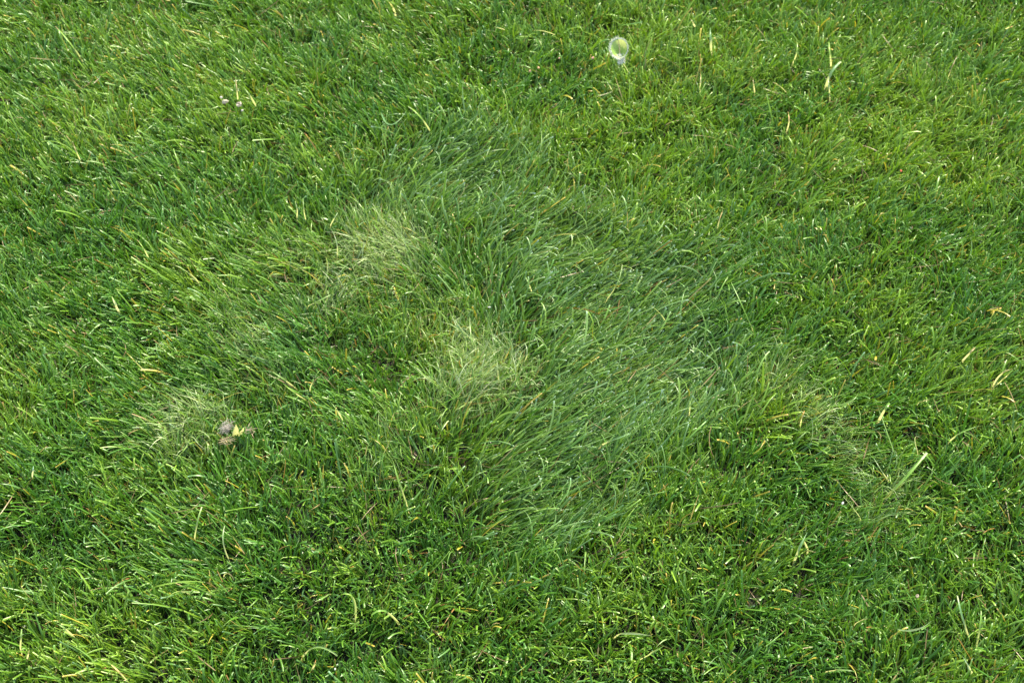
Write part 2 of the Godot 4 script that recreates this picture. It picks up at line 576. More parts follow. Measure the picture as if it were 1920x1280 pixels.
func small_things():
	rng.seed = 77
	fuzzy_leaf()
	scraps()
	stray("grass_leaf", "yellow green blade leaning over the dark gap above the combed patch", "grass blade", "blades lying over the mown lawn", Vector3(-0.1103, 0.022, -1.5764), Vector3(-0.1231, 0.041, -1.5809), Vector3(-0.1379, 0.042, -1.5972), 0.0022, Color(0.15, 0.26, 0.03), Color(0.24, 0.30, 0.14))
	stray("grass_leaf", "bent V shaped blade just beside the yellow blade above the combed patch", "grass blade", "blades lying over the mown lawn", Vector3(-0.1749, 0.022, -1.6050), Vector3(-0.1585, 0.041, -1.5582), Vector3(-0.1401, 0.042, -1.5841), 0.0022, Color(0.085, 0.18, 0.07), none)
	stray("grass_leaf", "yellow blade tip sticking up at the top edge of the lawn", "grass blade", "blades lying over the mown lawn", Vector3(-0.1679, 0.022, -1.8334), Vector3(-0.1701, 0.041, -1.8224), Vector3(-0.1776, 0.042, -1.8363), 0.0028, Color(0.28, 0.26, 0.035), none)
	stray("grass_stalk", "thin pale stalk arching flat below the middle of the far lawn", "grass stalk", "thin stalks over the lawn", Vector3(0.0028, 0.022, -1.5367), Vector3(-0.0152, 0.041, -1.5179), Vector3(-0.0336, 0.042, -1.5094), 0.0011, Color(0.145, 0.215, 0.095), none)
	stray("grass_leaf", "short silvery blade lying flat near the top of the lawn", "grass blade", "blades lying over the mown lawn", Vector3(-0.0114, 0.022, -1.7955), Vector3(-0.0180, 0.041, -1.7735), Vector3(-0.0247, 0.042, -1.7759), 0.0023, Color(0.145, 0.215, 0.095), none)
	stray("grass_stalk", "long pale curved stalk hooked like a sickle beside the combed grass", "grass stalk", "thin stalks over the lawn", Vector3(0.0291, 0.022, -1.5115), Vector3(0.0379, 0.041, -1.5200), Vector3(0.0369, 0.042, -1.5548), 0.0013, Color(0.12, 0.21, 0.05), none)
	stray("grass_leaf", "pale blade lying level to the left of the fuzzy leaf", "grass blade", "blades lying over the mown lawn", Vector3(0.0605, 0.022, -1.7856), Vector3(0.0448, 0.041, -1.7686), Vector3(0.0291, 0.042, -1.7697), 0.0021, Color(0.12, 0.21, 0.05), none)
	stray("dry_straw", "forked grey straw lying below the fuzzy leaf, upper prong", "straw", "dry straws caught in the lawn", Vector3(0.1372, 0.022, -1.6568), Vector3(0.1315, 0.041, -1.6455), Vector3(0.1269, 0.042, -1.6568), 0.0013, Color(0.145, 0.215, 0.095), none)
	stray("dry_straw", "forked grey straw lying below the fuzzy leaf, lower prong", "straw", "dry straws caught in the lawn", Vector3(0.1372, 0.022, -1.6579), Vector3(0.1250, 0.041, -1.6286), Vector3(0.1141, 0.042, -1.6228), 0.0013, Color(0.34, 0.33, 0.22), none)
	stray("grass_leaf", "broad bluish blade standing upright to the right of the fuzzy leaf", "grass blade", "blades lying over the mown lawn", Vector3(0.2777, 0.022, -1.7366), Vector3(0.2754, 0.041, -1.7405), Vector3(0.2765, 0.042, -1.7623), 0.0032, Color(0.085, 0.18, 0.07), none)
	stray("dry_straw", "upright tan straw below and right of the broad bluish blade", "straw", "dry straws caught in the lawn", Vector3(0.3298, 0.022, -1.6522), Vector3(0.3253, 0.041, -1.6444), Vector3(0.3258, 0.042, -1.6568), 0.0018, Color(0.19, 0.145, 0.06), none)
	stray("dry_straw", "short pale straw stub near the top of the lawn", "straw", "dry straws caught in the lawn", Vector3(0.2602, 0.022, -1.7980), Vector3(0.2543, 0.041, -1.7822), Vector3(0.2511, 0.042, -1.7908), 0.0023, Color(0.19, 0.145, 0.06), none)
	stray("dry_straw", "thin upright straw between the fuzzy leaf and the broad bluish blade", "straw", "dry straws caught in the lawn", Vector3(0.2564, 0.022, -1.6591), Vector3(0.2548, 0.041, -1.6512), Vector3(0.2559, 0.042, -1.6660), 0.0018, Color(0.45, 0.36, 0.2), none)
	stray("grass_leaf", "wide blue green blade with white cut tip in the far lawn", "grass blade", "blades lying over the mown lawn", Vector3(0.4279, 0.022, -1.6591), Vector3(0.4329, 0.041, -1.6638), Vector3(0.4479, 0.042, -1.6846), 0.0036, Color(0.085, 0.18, 0.07), Color(0.24, 0.30, 0.14))
	stray("grass_leaf", "pale upright blade just below the wide white tipped blade", "grass blade", "blades lying over the mown lawn", Vector3(0.4289, 0.022, -1.6352), Vector3(0.4243, 0.041, -1.6331), Vector3(0.4253, 0.042, -1.6523), 0.0020, Color(0.145, 0.215, 0.095), none)
	stray("dry_straw", "orange brown stem standing between green blades of the far lawn", "straw", "dry straws caught in the lawn", Vector3(0.3644, 0.022, -1.5721), Vector3(0.3634, 0.041, -1.5668), Vector3(0.3638, 0.042, -1.5830), 0.0020, Color(0.5, 0.3, 0.13), none)
	stray("dry_straw", "thin red brown straw leaning in the far corner of the lawn", "straw", "dry straws caught in the lawn", Vector3(0.5986, 0.022, -1.6822), Vector3(0.6004, 0.041, -1.6824), Vector3(0.6113, 0.042, -1.7057), 0.0011, Color(0.16, 0.085, 0.045), none)
	stray("dry_straw", "thin rosy straw lying slantwise left of the orange brown stem", "straw", "dry straws caught in the lawn", Vector3(0.3713, 0.022, -1.6476), Vector3(0.3594, 0.041, -1.6353), Vector3(0.3509, 0.042, -1.6431), 0.0011, Color(0.42, 0.26, 0.12), none)
	stray("grass_leaf", "upright lemon green blade with pointed tip in the far lawn", "grass blade", "blades lying over the mown lawn", Vector3(0.3904, 0.022, -1.7151), Vector3(0.3921, 0.041, -1.7142), Vector3(0.3942, 0.042, -1.7380), 0.0023, Color(0.15, 0.26, 0.03), none)
	stray("grass_leaf", "taller lemon green blade beside the wide white tipped blade", "grass blade", "blades lying over the mown lawn", Vector3(0.4412, 0.022, -1.7080), Vector3(0.4368, 0.041, -1.7082), Vector3(0.4383, 0.042, -1.7308), 0.0023, Color(0.15, 0.26, 0.03), none)
	stray("dry_leaf_tip", "small rusty leaf tip in the dark gap at the far corner", "leaf tip", "rusty leaf tips", Vector3(0.7009, 0.022, -1.7905), Vector3(0.6969, 0.041, -1.7686), Vector3(0.7013, 0.042, -1.7697), 0.0019, Color(0.30, 0.15, 0.04), none)
	stray("grass_leaf", "long blade slanting up left across the far left lawn", "grass blade", "blades lying over the mown lawn", Vector3(-0.6031, 0.022, -1.7294), Vector3(-0.6182, 0.041, -1.7405), Vector3(-0.6399, 0.042, -1.7685), 0.0021, Color(0.15, 0.26, 0.03), Color(0.19, 0.145, 0.06))
	stray("dry_straw", "pale bent straw standing behind the beige scraps", "straw", "dry straws caught in the lawn", Vector3(-0.3705, 0.022, -1.6352), Vector3(-0.3689, 0.041, -1.6308), Vector3(-0.3725, 0.042, -1.6500), 0.0016, Color(0.19, 0.145, 0.06), none)
	stray("grass_leaf", "pale straight blade slanting beside the beige scraps", "grass blade", "blades lying over the mown lawn", Vector3(-0.3440, 0.022, -1.6172), Vector3(-0.3500, 0.041, -1.6151), Vector3(-0.3603, 0.042, -1.6318), 0.0022, Color(0.12, 0.21, 0.05), none)
	stray("dry_straw", "thin straw leaning left in the far left lawn", "straw", "dry straws caught in the lawn", Vector3(-0.5609, 0.022, -1.5125), Vector3(-0.5616, 0.041, -1.5085), Vector3(-0.5694, 0.042, -1.5251), 0.0015, Color(0.19, 0.145, 0.06), none)
	stray("grass_leaf", "straight yellowed blade slanting among the left lawn, half green half straw", "grass blade", "blades lying over the mown lawn", Vector3(-0.4459, 0.022, -1.3379), Vector3(-0.4477, 0.041, -1.3334), Vector3(-0.4575, 0.042, -1.3471), 0.0016, Color(0.15, 0.26, 0.03), Color(0.19, 0.145, 0.06))
	stray("grass_leaf", "pale blade bent over at the top on the left lawn", "grass blade", "blades lying over the mown lawn", Vector3(-0.3826, 0.022, -1.2996), Vector3(-0.3953, 0.041, -1.2970), Vector3(-0.4110, 0.042, -1.3050), 0.0020, Color(0.12, 0.21, 0.05), none)
	stray("dry_husk", "crumpled yellow green husk leaning on the left lawn", "husk", "dry husks", Vector3(-0.4655, 0.022, -1.2467), Vector3(-0.4662, 0.041, -1.2425), Vector3(-0.4725, 0.042, -1.2546), 0.0027, Color(0.33, 0.38, 0.16), none)
	stray("grass_stalk", "long yellow stalk crossing the edge of the thin left patch", "grass stalk", "thin stalks over the lawn", Vector3(-0.4215, 0.022, -1.1531), Vector3(-0.4287, 0.041, -1.1510), Vector3(-0.4387, 0.042, -1.1614), 0.0011, Color(0.28, 0.26, 0.035), none)
	stray("grass_stalk", "long thin stalk lying slantwise right of the yellow stalk", "grass stalk", "thin stalks over the lawn", Vector3(-0.4023, 0.022, -1.1547), Vector3(-0.4166, 0.041, -1.1510), Vector3(-0.4360, 0.042, -1.1598), 0.0009, Color(0.12, 0.21, 0.05), none)
	stray("grass_leaf", "white silvery blade curving upright above the thin pale patch", "grass blade", "blades lying over the mown lawn", Vector3(-0.2137, 0.022, -1.3360), Vector3(-0.2130, 0.041, -1.3398), Vector3(-0.2212, 0.042, -1.3621), 0.0014, Color(0.145, 0.215, 0.095), none)
	stray("grass_leaf", "thin white blade standing to the upper left of the silvery one", "grass blade", "blades lying over the mown lawn", Vector3(-0.2701, 0.022, -1.4099), Vector3(-0.2675, 0.041, -1.4032), Vector3(-0.2712, 0.042, -1.4147), 0.0012, Color(0.145, 0.215, 0.095), none)
	stray("grass_leaf", "thin white blade curved beside its twin in the left centre", "grass blade", "blades lying over the mown lawn", Vector3(-0.2601, 0.022, -1.4099), Vector3(-0.2598, 0.041, -1.4061), Vector3(-0.2619, 0.042, -1.4225), 0.0012, Color(0.12, 0.21, 0.05), none)
	stray("grass_leaf", "short white blade slanting right above the silvery curved blade", "grass blade", "blades lying over the mown lawn", Vector3(-0.2259, 0.022, -1.3915), Vector3(-0.2195, 0.041, -1.3821), Vector3(-0.2156, 0.042, -1.3915), 0.0012, Color(0.145, 0.215, 0.095), none)
	stray("dry_straw", "pale straw with an orange end lying in the thin patch", "straw", "dry straws caught in the lawn", Vector3(-0.2147, 0.022, -1.3232), Vector3(-0.2023, 0.041, -1.2988), Vector3(-0.1914, 0.042, -1.2907), 0.0014, Color(0.12, 0.21, 0.05), Color(0.30, 0.15, 0.04))
	stray("grass_leaf", "long pale blade lying nearly level in the left centre", "grass blade", "blades lying over the mown lawn", Vector3(-0.2396, 0.022, -1.2458), Vector3(-0.2257, 0.041, -1.2357), Vector3(-0.2125, 0.042, -1.2442), 0.0017, Color(0.12, 0.21, 0.05), none)
	stray("grass_leaf", "stout yellow green blade of the bent clump in the left centre", "grass blade", "blades lying over the mown lawn", Vector3(-0.2320, 0.022, -1.1048), Vector3(-0.2433, 0.041, -1.1006), Vector3(-0.2549, 0.042, -1.1106), 0.0020, Color(0.15, 0.26, 0.03), none)
	stray("grass_leaf", "upper stout blade of the bent clump in the left centre", "grass blade", "blades lying over the mown lawn", Vector3(-0.2459, 0.022, -1.1252), Vector3(-0.2566, 0.041, -1.1208), Vector3(-0.2687, 0.042, -1.1294), 0.0019, Color(0.12, 0.21, 0.05), none)
	stray("grass_leaf", "long pale blade lying left below the dark central hollow", "grass blade", "blades lying over the mown lawn", Vector3(-0.1859, 0.022, -1.0628), Vector3(-0.1899, 0.041, -1.0595), Vector3(-0.1976, 0.042, -1.0699), 0.0016, Color(0.12, 0.21, 0.05), none)
	stray("dry_straw", "red brown bent straw in the dark left central hollow", "straw", "dry straws caught in the lawn", Vector3(-0.2260, 0.022, -1.1118), Vector3(-0.2207, 0.041, -1.1060), Vector3(-0.2125, 0.042, -1.1153), 0.0009, Color(0.16, 0.085, 0.045), none)
	stray("grass_leaf", "creamy curved blade upright on the border of the combed patch", "grass blade", "blades lying over the mown lawn", Vector3(0.0129, 0.022, -1.1661), Vector3(0.0170, 0.041, -1.1656), Vector3(0.0147, 0.042, -1.1810), 0.0013, Color(0.145, 0.215, 0.095), none)
	stray("grass_leaf", "white long blade rooted in the palest grass", "grass blade", "blades lying over the mown lawn", Vector3(0.0024, 0.022, -1.1291), Vector3(0.0036, 0.041, -1.1382), Vector3(-0.0036, 0.042, -1.1679), 0.0011, Color(0.145, 0.215, 0.095), none)
	stray("grass_leaf", "thin white blade standing straight in the palest grass", "grass blade", "blades lying over the mown lawn", Vector3(-0.0151, 0.022, -1.1291), Vector3(-0.0162, 0.041, -1.1303), Vector3(-0.0169, 0.042, -1.1453), 0.0010, Color(0.145, 0.215, 0.095), none)
	stray("grass_leaf", "long pale blade curving through the palest grass", "grass blade", "blades lying over the mown lawn", Vector3(-0.0386, 0.022, -1.1677), Vector3(-0.0464, 0.041, -1.1786), Vector3(-0.0488, 0.042, -1.2110), 0.0012, Color(0.12, 0.21, 0.05), none)
	stray("grass_leaf", "arched stalk bending over at the top of the combed patch", "grass blade", "blades lying over the mown lawn", Vector3(0.1297, 0.022, -1.4099), Vector3(0.1255, 0.041, -1.4256), Vector3(0.1127, 0.042, -1.4423), 0.0012, Color(0.12, 0.21, 0.05), none)
	stray("grass_stalk", "yellow stalk lying level across the upper combed patch", "grass stalk", "thin stalks over the lawn", Vector3(0.0516, 0.022, -1.3820), Vector3(0.0641, 0.041, -1.3660), Vector3(0.0790, 0.042, -1.3649), 0.0012, Color(0.28, 0.26, 0.035), none)
	stray("grass_stalk", "thin pale stalk drooping at its end below the yellow level stalk", "grass stalk", "thin stalks over the lawn", Vector3(0.0804, 0.022, -1.3677), Vector3(0.0881, 0.041, -1.3407), Vector3(0.0928, 0.042, -1.3278), 0.0010, Color(0.12, 0.21, 0.05), none)
	stray("grass_stalk", "long thin stalk with a pale tip rising through the combed patch", "grass stalk", "thin stalks over the lawn", Vector3(0.1169, 0.022, -1.2817), Vector3(0.1271, 0.041, -1.2881), Vector3(0.1335, 0.042, -1.3159), 0.0010, Color(0.12, 0.21, 0.05), Color(0.24, 0.30, 0.14))
	stray("grass_leaf", "bright yellow green blade meeting a level one in a V", "grass blade", "blades lying over the mown lawn", Vector3(0.1816, 0.022, -1.2449), Vector3(0.1724, 0.041, -1.2408), Vector3(0.1623, 0.042, -1.2511), 0.0014, Color(0.15, 0.26, 0.03), none)
	stray("grass_leaf", "level green blade at the foot of the bright V", "grass blade", "blades lying over the mown lawn", Vector3(0.1836, 0.022, -1.2380), Vector3(0.1934, 0.041, -1.2212), Vector3(0.2056, 0.042, -1.2194), 0.0014, Color(0.095, 0.20, 0.025), none)
	stray("dry_straw", "brown upright straw at the edge of the combed patch", "straw", "dry straws caught in the lawn", Vector3(0.2562, 0.022, -1.3887), Vector3(0.2565, 0.041, -1.3840), Vector3(0.2618, 0.042, -1.3992), 0.0012, Color(0.42, 0.26, 0.12), none)
	stray("grass_leaf", "pale short blade leaning left in the combed patch", "grass blade", "blades lying over the mown lawn", Vector3(0.0243, 0.022, -1.2853), Vector3(0.0203, 0.041, -1.2810), Vector3(0.0159, 0.042, -1.2934), 0.0014, Color(0.12, 0.21, 0.05), none)
	stray("grass_stalk", "straight green stalk leaning left at the right edge of the combed patch", "grass stalk", "thin stalks over the lawn", Vector3(0.2807, 0.022, -1.2167), Vector3(0.2682, 0.041, -1.2374), Vector3(0.2595, 0.042, -1.2712), 0.0013, Color(0.095, 0.20, 0.025), none)
	stray("grass_stalk", "long arched pale stalk curving over the combed patch", "grass stalk", "thin stalks over the lawn", Vector3(0.0924, 0.022, -1.1833), Vector3(0.1255, 0.041, -1.1869), Vector3(0.1398, 0.042, -1.1695), 0.0011, Color(0.12, 0.21, 0.05), none)
	stray("grass_leaf", "broad pale blade lying along the lower combed patch", "grass blade", "blades lying over the mown lawn", Vector3(0.0724, 0.022, -1.1268), Vector3(0.0895, 0.041, -1.1208), Vector3(0.1078, 0.042, -1.1310), 0.0019, Color(0.085, 0.18, 0.07), none)
	stray("grass_leaf", "long flat bluish blade in the lower combed patch", "grass blade", "blades lying over the mown lawn", Vector3(0.1005, 0.022, -1.0448), Vector3(0.1143, 0.041, -1.0372), Vector3(0.1290, 0.042, -1.0438), 0.0018, Color(0.085, 0.18, 0.07), none)
	stray("grass_stalk", "slim upright pale blade near the foot of the combed patch", "grass stalk", "thin stalks over the lawn", Vector3(0.1980, 0.022, -1.0901), Vector3(0.1964, 0.041, -1.0837), Vector3(0.1970, 0.042, -1.0920), 0.0013, Color(0.12, 0.21, 0.05), none)
	stray("dry_straw", "folded tan blade near the right edge of the lawn", "straw", "dry straws caught in the lawn", Vector3(0.5197, 0.022, -1.1693), Vector3(0.5199, 0.041, -1.1607), Vector3(0.5280, 0.042, -1.1687), 0.0023, Color(0.19, 0.145, 0.06), none)
	stray("dry_straw", "upper arm of the tan forked straw at the right edge", "straw", "dry straws caught in the lawn", Vector3(0.5497, 0.022, -1.1371), Vector3(0.5527, 0.041, -1.1326), Vector3(0.5649, 0.042, -1.1373), 0.0019, Color(0.19, 0.145, 0.06), none)
	stray("dry_straw", "lower arm of the tan forked straw at the right edge", "straw", "dry straws caught in the lawn", Vector3(0.5468, 0.022, -1.1291), Vector3(0.5494, 0.041, -1.1224), Vector3(0.5601, 0.042, -1.1318), 0.0015, Color(0.28, 0.26, 0.035), none)
	stray("dry_straw", "short tan straw lying level in the right lawn", "straw", "dry straws caught in the lawn", Vector3(0.4571, 0.022, -1.1064), Vector3(0.4569, 0.041, -1.0928), Vector3(0.4633, 0.042, -1.0935), 0.0017, Color(0.19, 0.145, 0.06), none)
	stray("grass_leaf", "very wide short blade with a notch in the right lawn", "grass blade", "blades lying over the mown lawn", Vector3(0.4107, 0.022, -1.0855), Vector3(0.4112, 0.041, -1.0806), Vector3(0.4177, 0.042, -1.0889), 0.0033, Color(0.095, 0.20, 0.025), none)
	stray("grass_leaf", "longest broad blade lying diagonally across the thin right patch", "grass blade", "blades lying over the mown lawn", Vector3(0.4025, 0.022, -0.9777), Vector3(0.4214, 0.041, -0.9896), Vector3(0.4461, 0.042, -1.0182), 0.0032, Color(0.095, 0.20, 0.025), Color(0.24, 0.30, 0.14))
	stray("grass_leaf", "broad arched blade bending right above the thin right patch", "grass blade", "blades lying over the mown lawn", Vector3(0.3510, 0.022, -1.1002), Vector3(0.3715, 0.041, -1.0905), Vector3(0.3857, 0.042, -1.1036), 0.0018, Color(0.095, 0.20, 0.025), none)
	stray("grass_stalk", "long thin stalk leaning left behind the very wide short blade", "grass stalk", "thin stalks over the lawn", Vector3(0.4180, 0.022, -1.0228), Vector3(0.4068, 0.041, -1.0535), Vector3(0.4017, 0.042, -1.0920), 0.0014, Color(0.12, 0.21, 0.05), none)
	stray("flower_stem", "thin stem with a white tip lying in the thin right patch", "stem", "white tipped stems", Vector3(0.3662, 0.022, -0.9486), Vector3(0.3542, 0.041, -0.9493), Vector3(0.3478, 0.042, -0.9595), 0.0010, Color(0.12, 0.21, 0.05), Color(0.24, 0.30, 0.14))
	stray("dry_straw", "orange thin straw leaning right of the pale strip", "straw", "dry straws caught in the lawn", Vector3(0.3204, 0.022, -1.0756), Vector3(0.3186, 0.041, -1.0685), Vector3(0.3218, 0.042, -1.0760), 0.0011, Color(0.30, 0.15, 0.04), none)
	stray("grass_stalk", "pale thin loop of grass curled over in the right lawn", "grass stalk", "thin stalks over the lawn", Vector3(0.4440, 0.022, -1.0389), Vector3(0.4386, 0.041, -1.0424), Vector3(0.4459, 0.042, -1.0394), 0.0009, Color(0.145, 0.215, 0.095), none)
	stray("grass_leaf", "bluish straight blade slanting in the thin right patch", "grass blade", "blades lying over the mown lawn", Vector3(0.4039, 0.022, -0.9968), Vector3(0.3928, 0.041, -0.9953), Vector3(0.3880, 0.042, -1.0088), 0.0014, Color(0.145, 0.215, 0.095), none)
	stray("grass_leaf", "long green blade arching right in the right lawn", "grass blade", "blades lying over the mown lawn", Vector3(0.4795, 0.022, -1.0478), Vector3(0.4902, 0.041, -1.0461), Vector3(0.5113, 0.042, -1.0542), 0.0018, Color(0.095, 0.20, 0.025), none)
	stray("grass_leaf", "broad blade leaning right of a crossed pair in the lower right lawn", "grass blade", "blades lying over the mown lawn", Vector3(0.2924, 0.022, -0.8962), Vector3(0.2957, 0.041, -0.8997), Vector3(0.3047, 0.042, -0.9162), 0.0024, Color(0.085, 0.18, 0.07), none)
	stray("grass_leaf", "broad blade leaning left of a crossed pair in the lower right lawn", "grass blade", "blades lying over the mown lawn", Vector3(0.3068, 0.022, -0.9101), Vector3(0.2998, 0.041, -0.9063), Vector3(0.2958, 0.042, -0.9148), 0.0020, Color(0.095, 0.20, 0.025), none)
	stray("grass_leaf", "long blade leaning left with round tip in the lower right corner", "grass blade", "blades lying over the mown lawn", Vector3(0.4525, 0.022, -0.8059), Vector3(0.4443, 0.041, -0.8174), Vector3(0.4439, 0.042, -0.8383), 0.0021, Color(0.085, 0.18, 0.07), Color(0.24, 0.30, 0.14))
	stray("grass_leaf", "upright rounded blade in the lower right corner", "grass blade", "blades lying over the mown lawn", Vector3(0.4589, 0.022, -0.7956), Vector3(0.4595, 0.041, -0.8040), Vector3(0.4636, 0.042, -0.8204), 0.0023, Color(0.095, 0.20, 0.025), Color(0.24, 0.30, 0.14))
	stray("grass_leaf", "silvery blade curling level across the lower right lawn", "grass blade", "blades lying over the mown lawn", Vector3(0.3814, 0.022, -0.8108), Vector3(0.3941, 0.041, -0.7980), Vector3(0.4123, 0.042, -0.8076), 0.0018, Color(0.145, 0.215, 0.095), none)
	stray("grass_leaf", "short blue blade slanting left in the lower right corner", "grass blade", "blades lying over the mown lawn", Vector3(0.4464, 0.022, -0.7618), Vector3(0.4375, 0.041, -0.7590), Vector3(0.4344, 0.042, -0.7677), 0.0021, Color(0.14, 0.24, 0.16), none)
	stray("dry_straw", "short straw fork lying bright in the lower right lawn", "straw", "dry straws caught in the lawn", Vector3(0.3421, 0.022, -0.8169), Vector3(0.3435, 0.041, -0.8088), Vector3(0.3503, 0.042, -0.8100), 0.0013, Color(0.19, 0.145, 0.06), none)
	stray("dry_straw", "small straw splinter lying at the bottom right lawn", "straw", "dry straws caught in the lawn", Vector3(0.2872, 0.022, -0.7902), Vector3(0.2878, 0.041, -0.7795), Vector3(0.2923, 0.042, -0.7795), 0.0016, Color(0.62, 0.52, 0.33), none)
	stray("grass_leaf", "pale level blade near the bottom edge on the right", "grass blade", "blades lying over the mown lawn", Vector3(0.3079, 0.022, -0.7653), Vector3(0.3175, 0.041, -0.7555), Vector3(0.3303, 0.042, -0.7532), 0.0016, Color(0.12, 0.21, 0.05), none)
	stray("grass_leaf", "long silver blade lying level in the lower middle", "grass blade", "blades lying over the mown lawn", Vector3(0.1057, 0.022, -0.8053), Vector3(0.1199, 0.041, -0.7944), Vector3(0.1363, 0.042, -0.7914), 0.0020, Color(0.145, 0.215, 0.095), none)
	stray("grass_leaf", "pale flat blade lying at the bottom middle", "grass blade", "blades lying over the mown lawn", Vector3(0.0584, 0.022, -0.7759), Vector3(0.0669, 0.041, -0.7648), Vector3(0.0780, 0.042, -0.7625), 0.0019, Color(0.12, 0.21, 0.05), none)
	stray("grass_leaf", "long green blade slanting up right in the lower middle", "grass blade", "blades lying over the mown lawn", Vector3(0.1253, 0.022, -0.7777), Vector3(0.1368, 0.041, -0.7742), Vector3(0.1475, 0.042, -0.7807), 0.0019, Color(0.095, 0.20, 0.025), none)
	stray("grass_leaf", "pale cut blade end lying in the lower left centre", "grass blade", "blades lying over the mown lawn", Vector3(-0.1830, 0.022, -0.8467), Vector3(-0.1868, 0.041, -0.8290), Vector3(-0.1943, 0.042, -0.8247), 0.0020, Color(0.12, 0.21, 0.05), Color(0.24, 0.30, 0.14))
	stray("grass_leaf", "yellow green blade arched like a hook in the lower left centre", "grass blade", "blades lying over the mown lawn", Vector3(-0.1556, 0.022, -0.8243), Vector3(-0.1590, 0.041, -0.8321), Vector3(-0.1726, 0.042, -0.8315), 0.0020, Color(0.15, 0.26, 0.03), none)
	stray("grass_leaf", "twisted pale blade lying in the lower left centre", "grass blade", "blades lying over the mown lawn", Vector3(-0.1837, 0.022, -0.8096), Vector3(-0.1755, 0.041, -0.7992), Vector3(-0.1695, 0.042, -0.7980), 0.0021, Color(0.12, 0.21, 0.05), none)
	stray("grass_leaf", "long pale blade arched flat near the bottom left centre", "grass blade", "blades lying over the mown lawn", Vector3(-0.2038, 0.022, -0.7801), Vector3(-0.1872, 0.041, -0.7777), Vector3(-0.1683, 0.042, -0.7677), 0.0019, Color(0.12, 0.21, 0.05), none)
	stray("dry_straw", "orange spike standing at the bottom left centre", "straw", "dry straws caught in the lawn", Vector3(-0.1948, 0.022, -0.7665), Vector3(-0.1904, 0.041, -0.7607), Vector3(-0.1892, 0.042, -0.7654), 0.0016, Color(0.30, 0.15, 0.04), none)
	stray("grass_leaf", "broad hooked blade beside the arched yellow green one", "grass blade", "blades lying over the mown lawn", Vector3(-0.1143, 0.022, -0.8181), Vector3(-0.1263, 0.041, -0.8174), Vector3(-0.1380, 0.042, -0.8119), 0.0026, Color(0.095, 0.20, 0.025), none)
	stray("grass_leaf", "upright pale blade with white tip in the lower left lawn", "grass blade", "blades lying over the mown lawn", Vector3(-0.3289, 0.022, -0.9181), Vector3(-0.3239, 0.041, -0.9229), Vector3(-0.3217, 0.042, -0.9404), 0.0017, Color(0.12, 0.21, 0.05), Color(0.24, 0.30, 0.14))
	stray("grass_leaf", "curved pale blade right of the white tipped one", "grass blade", "blades lying over the mown lawn", Vector3(-0.2920, 0.022, -0.8929), Vector3(-0.2951, 0.041, -0.8997), Vector3(-0.2956, 0.042, -0.9175), 0.0014, Color(0.145, 0.215, 0.095), none)
	stray("dry_straw", "curly tan thread lying in the lower left lawn", "straw", "dry straws caught in the lawn", Vector3(-0.2927, 0.022, -0.8722), Vector3(-0.2831, 0.041, -0.8597), Vector3(-0.2783, 0.042, -0.8521), 0.0010, Color(0.19, 0.145, 0.06), none)
	stray("grass_leaf", "long pale green blade arched level in the lower left lawn", "grass blade", "blades lying over the mown lawn", Vector3(-0.3622, 0.022, -0.8575), Vector3(-0.3313, 0.041, -0.8515), Vector3(-0.3070, 0.042, -0.8508), 0.0018, Color(0.15, 0.26, 0.03), none)
	stray("grass_leaf", "pale hooked blade under the long arched one", "grass blade", "blades lying over the mown lawn", Vector3(-0.3291, 0.022, -0.8524), Vector3(-0.3360, 0.041, -0.8396), Vector3(-0.3437, 0.042, -0.8284), 0.0017, Color(0.12, 0.21, 0.05), none)
	stray("grass_leaf", "slender bluish blade upright in the left lawn", "grass blade", "blades lying over the mown lawn", Vector3(-0.5152, 0.022, -0.9976), Vector3(-0.5089, 0.041, -0.9910), Vector3(-0.5094, 0.042, -0.9974), 0.0016, Color(0.2, 0.33, 0.25), none)
	stray("grass_leaf", "thick pale blade slanting left in the lower left corner", "grass blade", "blades lying over the mown lawn", Vector3(-0.4359, 0.022, -0.8047), Vector3(-0.4389, 0.041, -0.8004), Vector3(-0.4481, 0.042, -0.8058), 0.0026, Color(0.12, 0.21, 0.05), none)
	stray("grass_leaf", "short pale blade upright at the left edge", "grass blade", "blades lying over the mown lawn", Vector3(-0.4848, 0.022, -0.7914), Vector3(-0.4796, 0.041, -0.7902), Vector3(-0.4808, 0.042, -0.7998), 0.0016, Color(0.12, 0.21, 0.05), none)
	stray("dry_straw", "bent orange stem in the bottom left lawn", "straw", "dry straws caught in the lawn", Vector3(-0.3730, 0.022, -0.7542), Vector3(-0.3775, 0.041, -0.7532), Vector3(-0.3862, 0.042, -0.7602), 0.0016, Color(0.5, 0.34, 0.13), none)
	stray("dry_straw", "small forked pale straw in the bottom left lawn", "straw", "dry straws caught in the lawn", Vector3(-0.4751, 0.022, -0.7777), Vector3(-0.4684, 0.041, -0.7718), Vector3(-0.4680, 0.042, -0.7760), 0.0016, Color(0.19, 0.145, 0.06), none)
	stray("grass_leaf", "slim tall green blade pair foot in the lower centre", "grass blade", "blades lying over the mown lawn", Vector3(-0.1115, 0.022, -0.9548), Vector3(-0.1190, 0.041, -0.9686), Vector3(-0.1258, 0.042, -0.9917), 0.0017, Color(0.095, 0.20, 0.025), none)


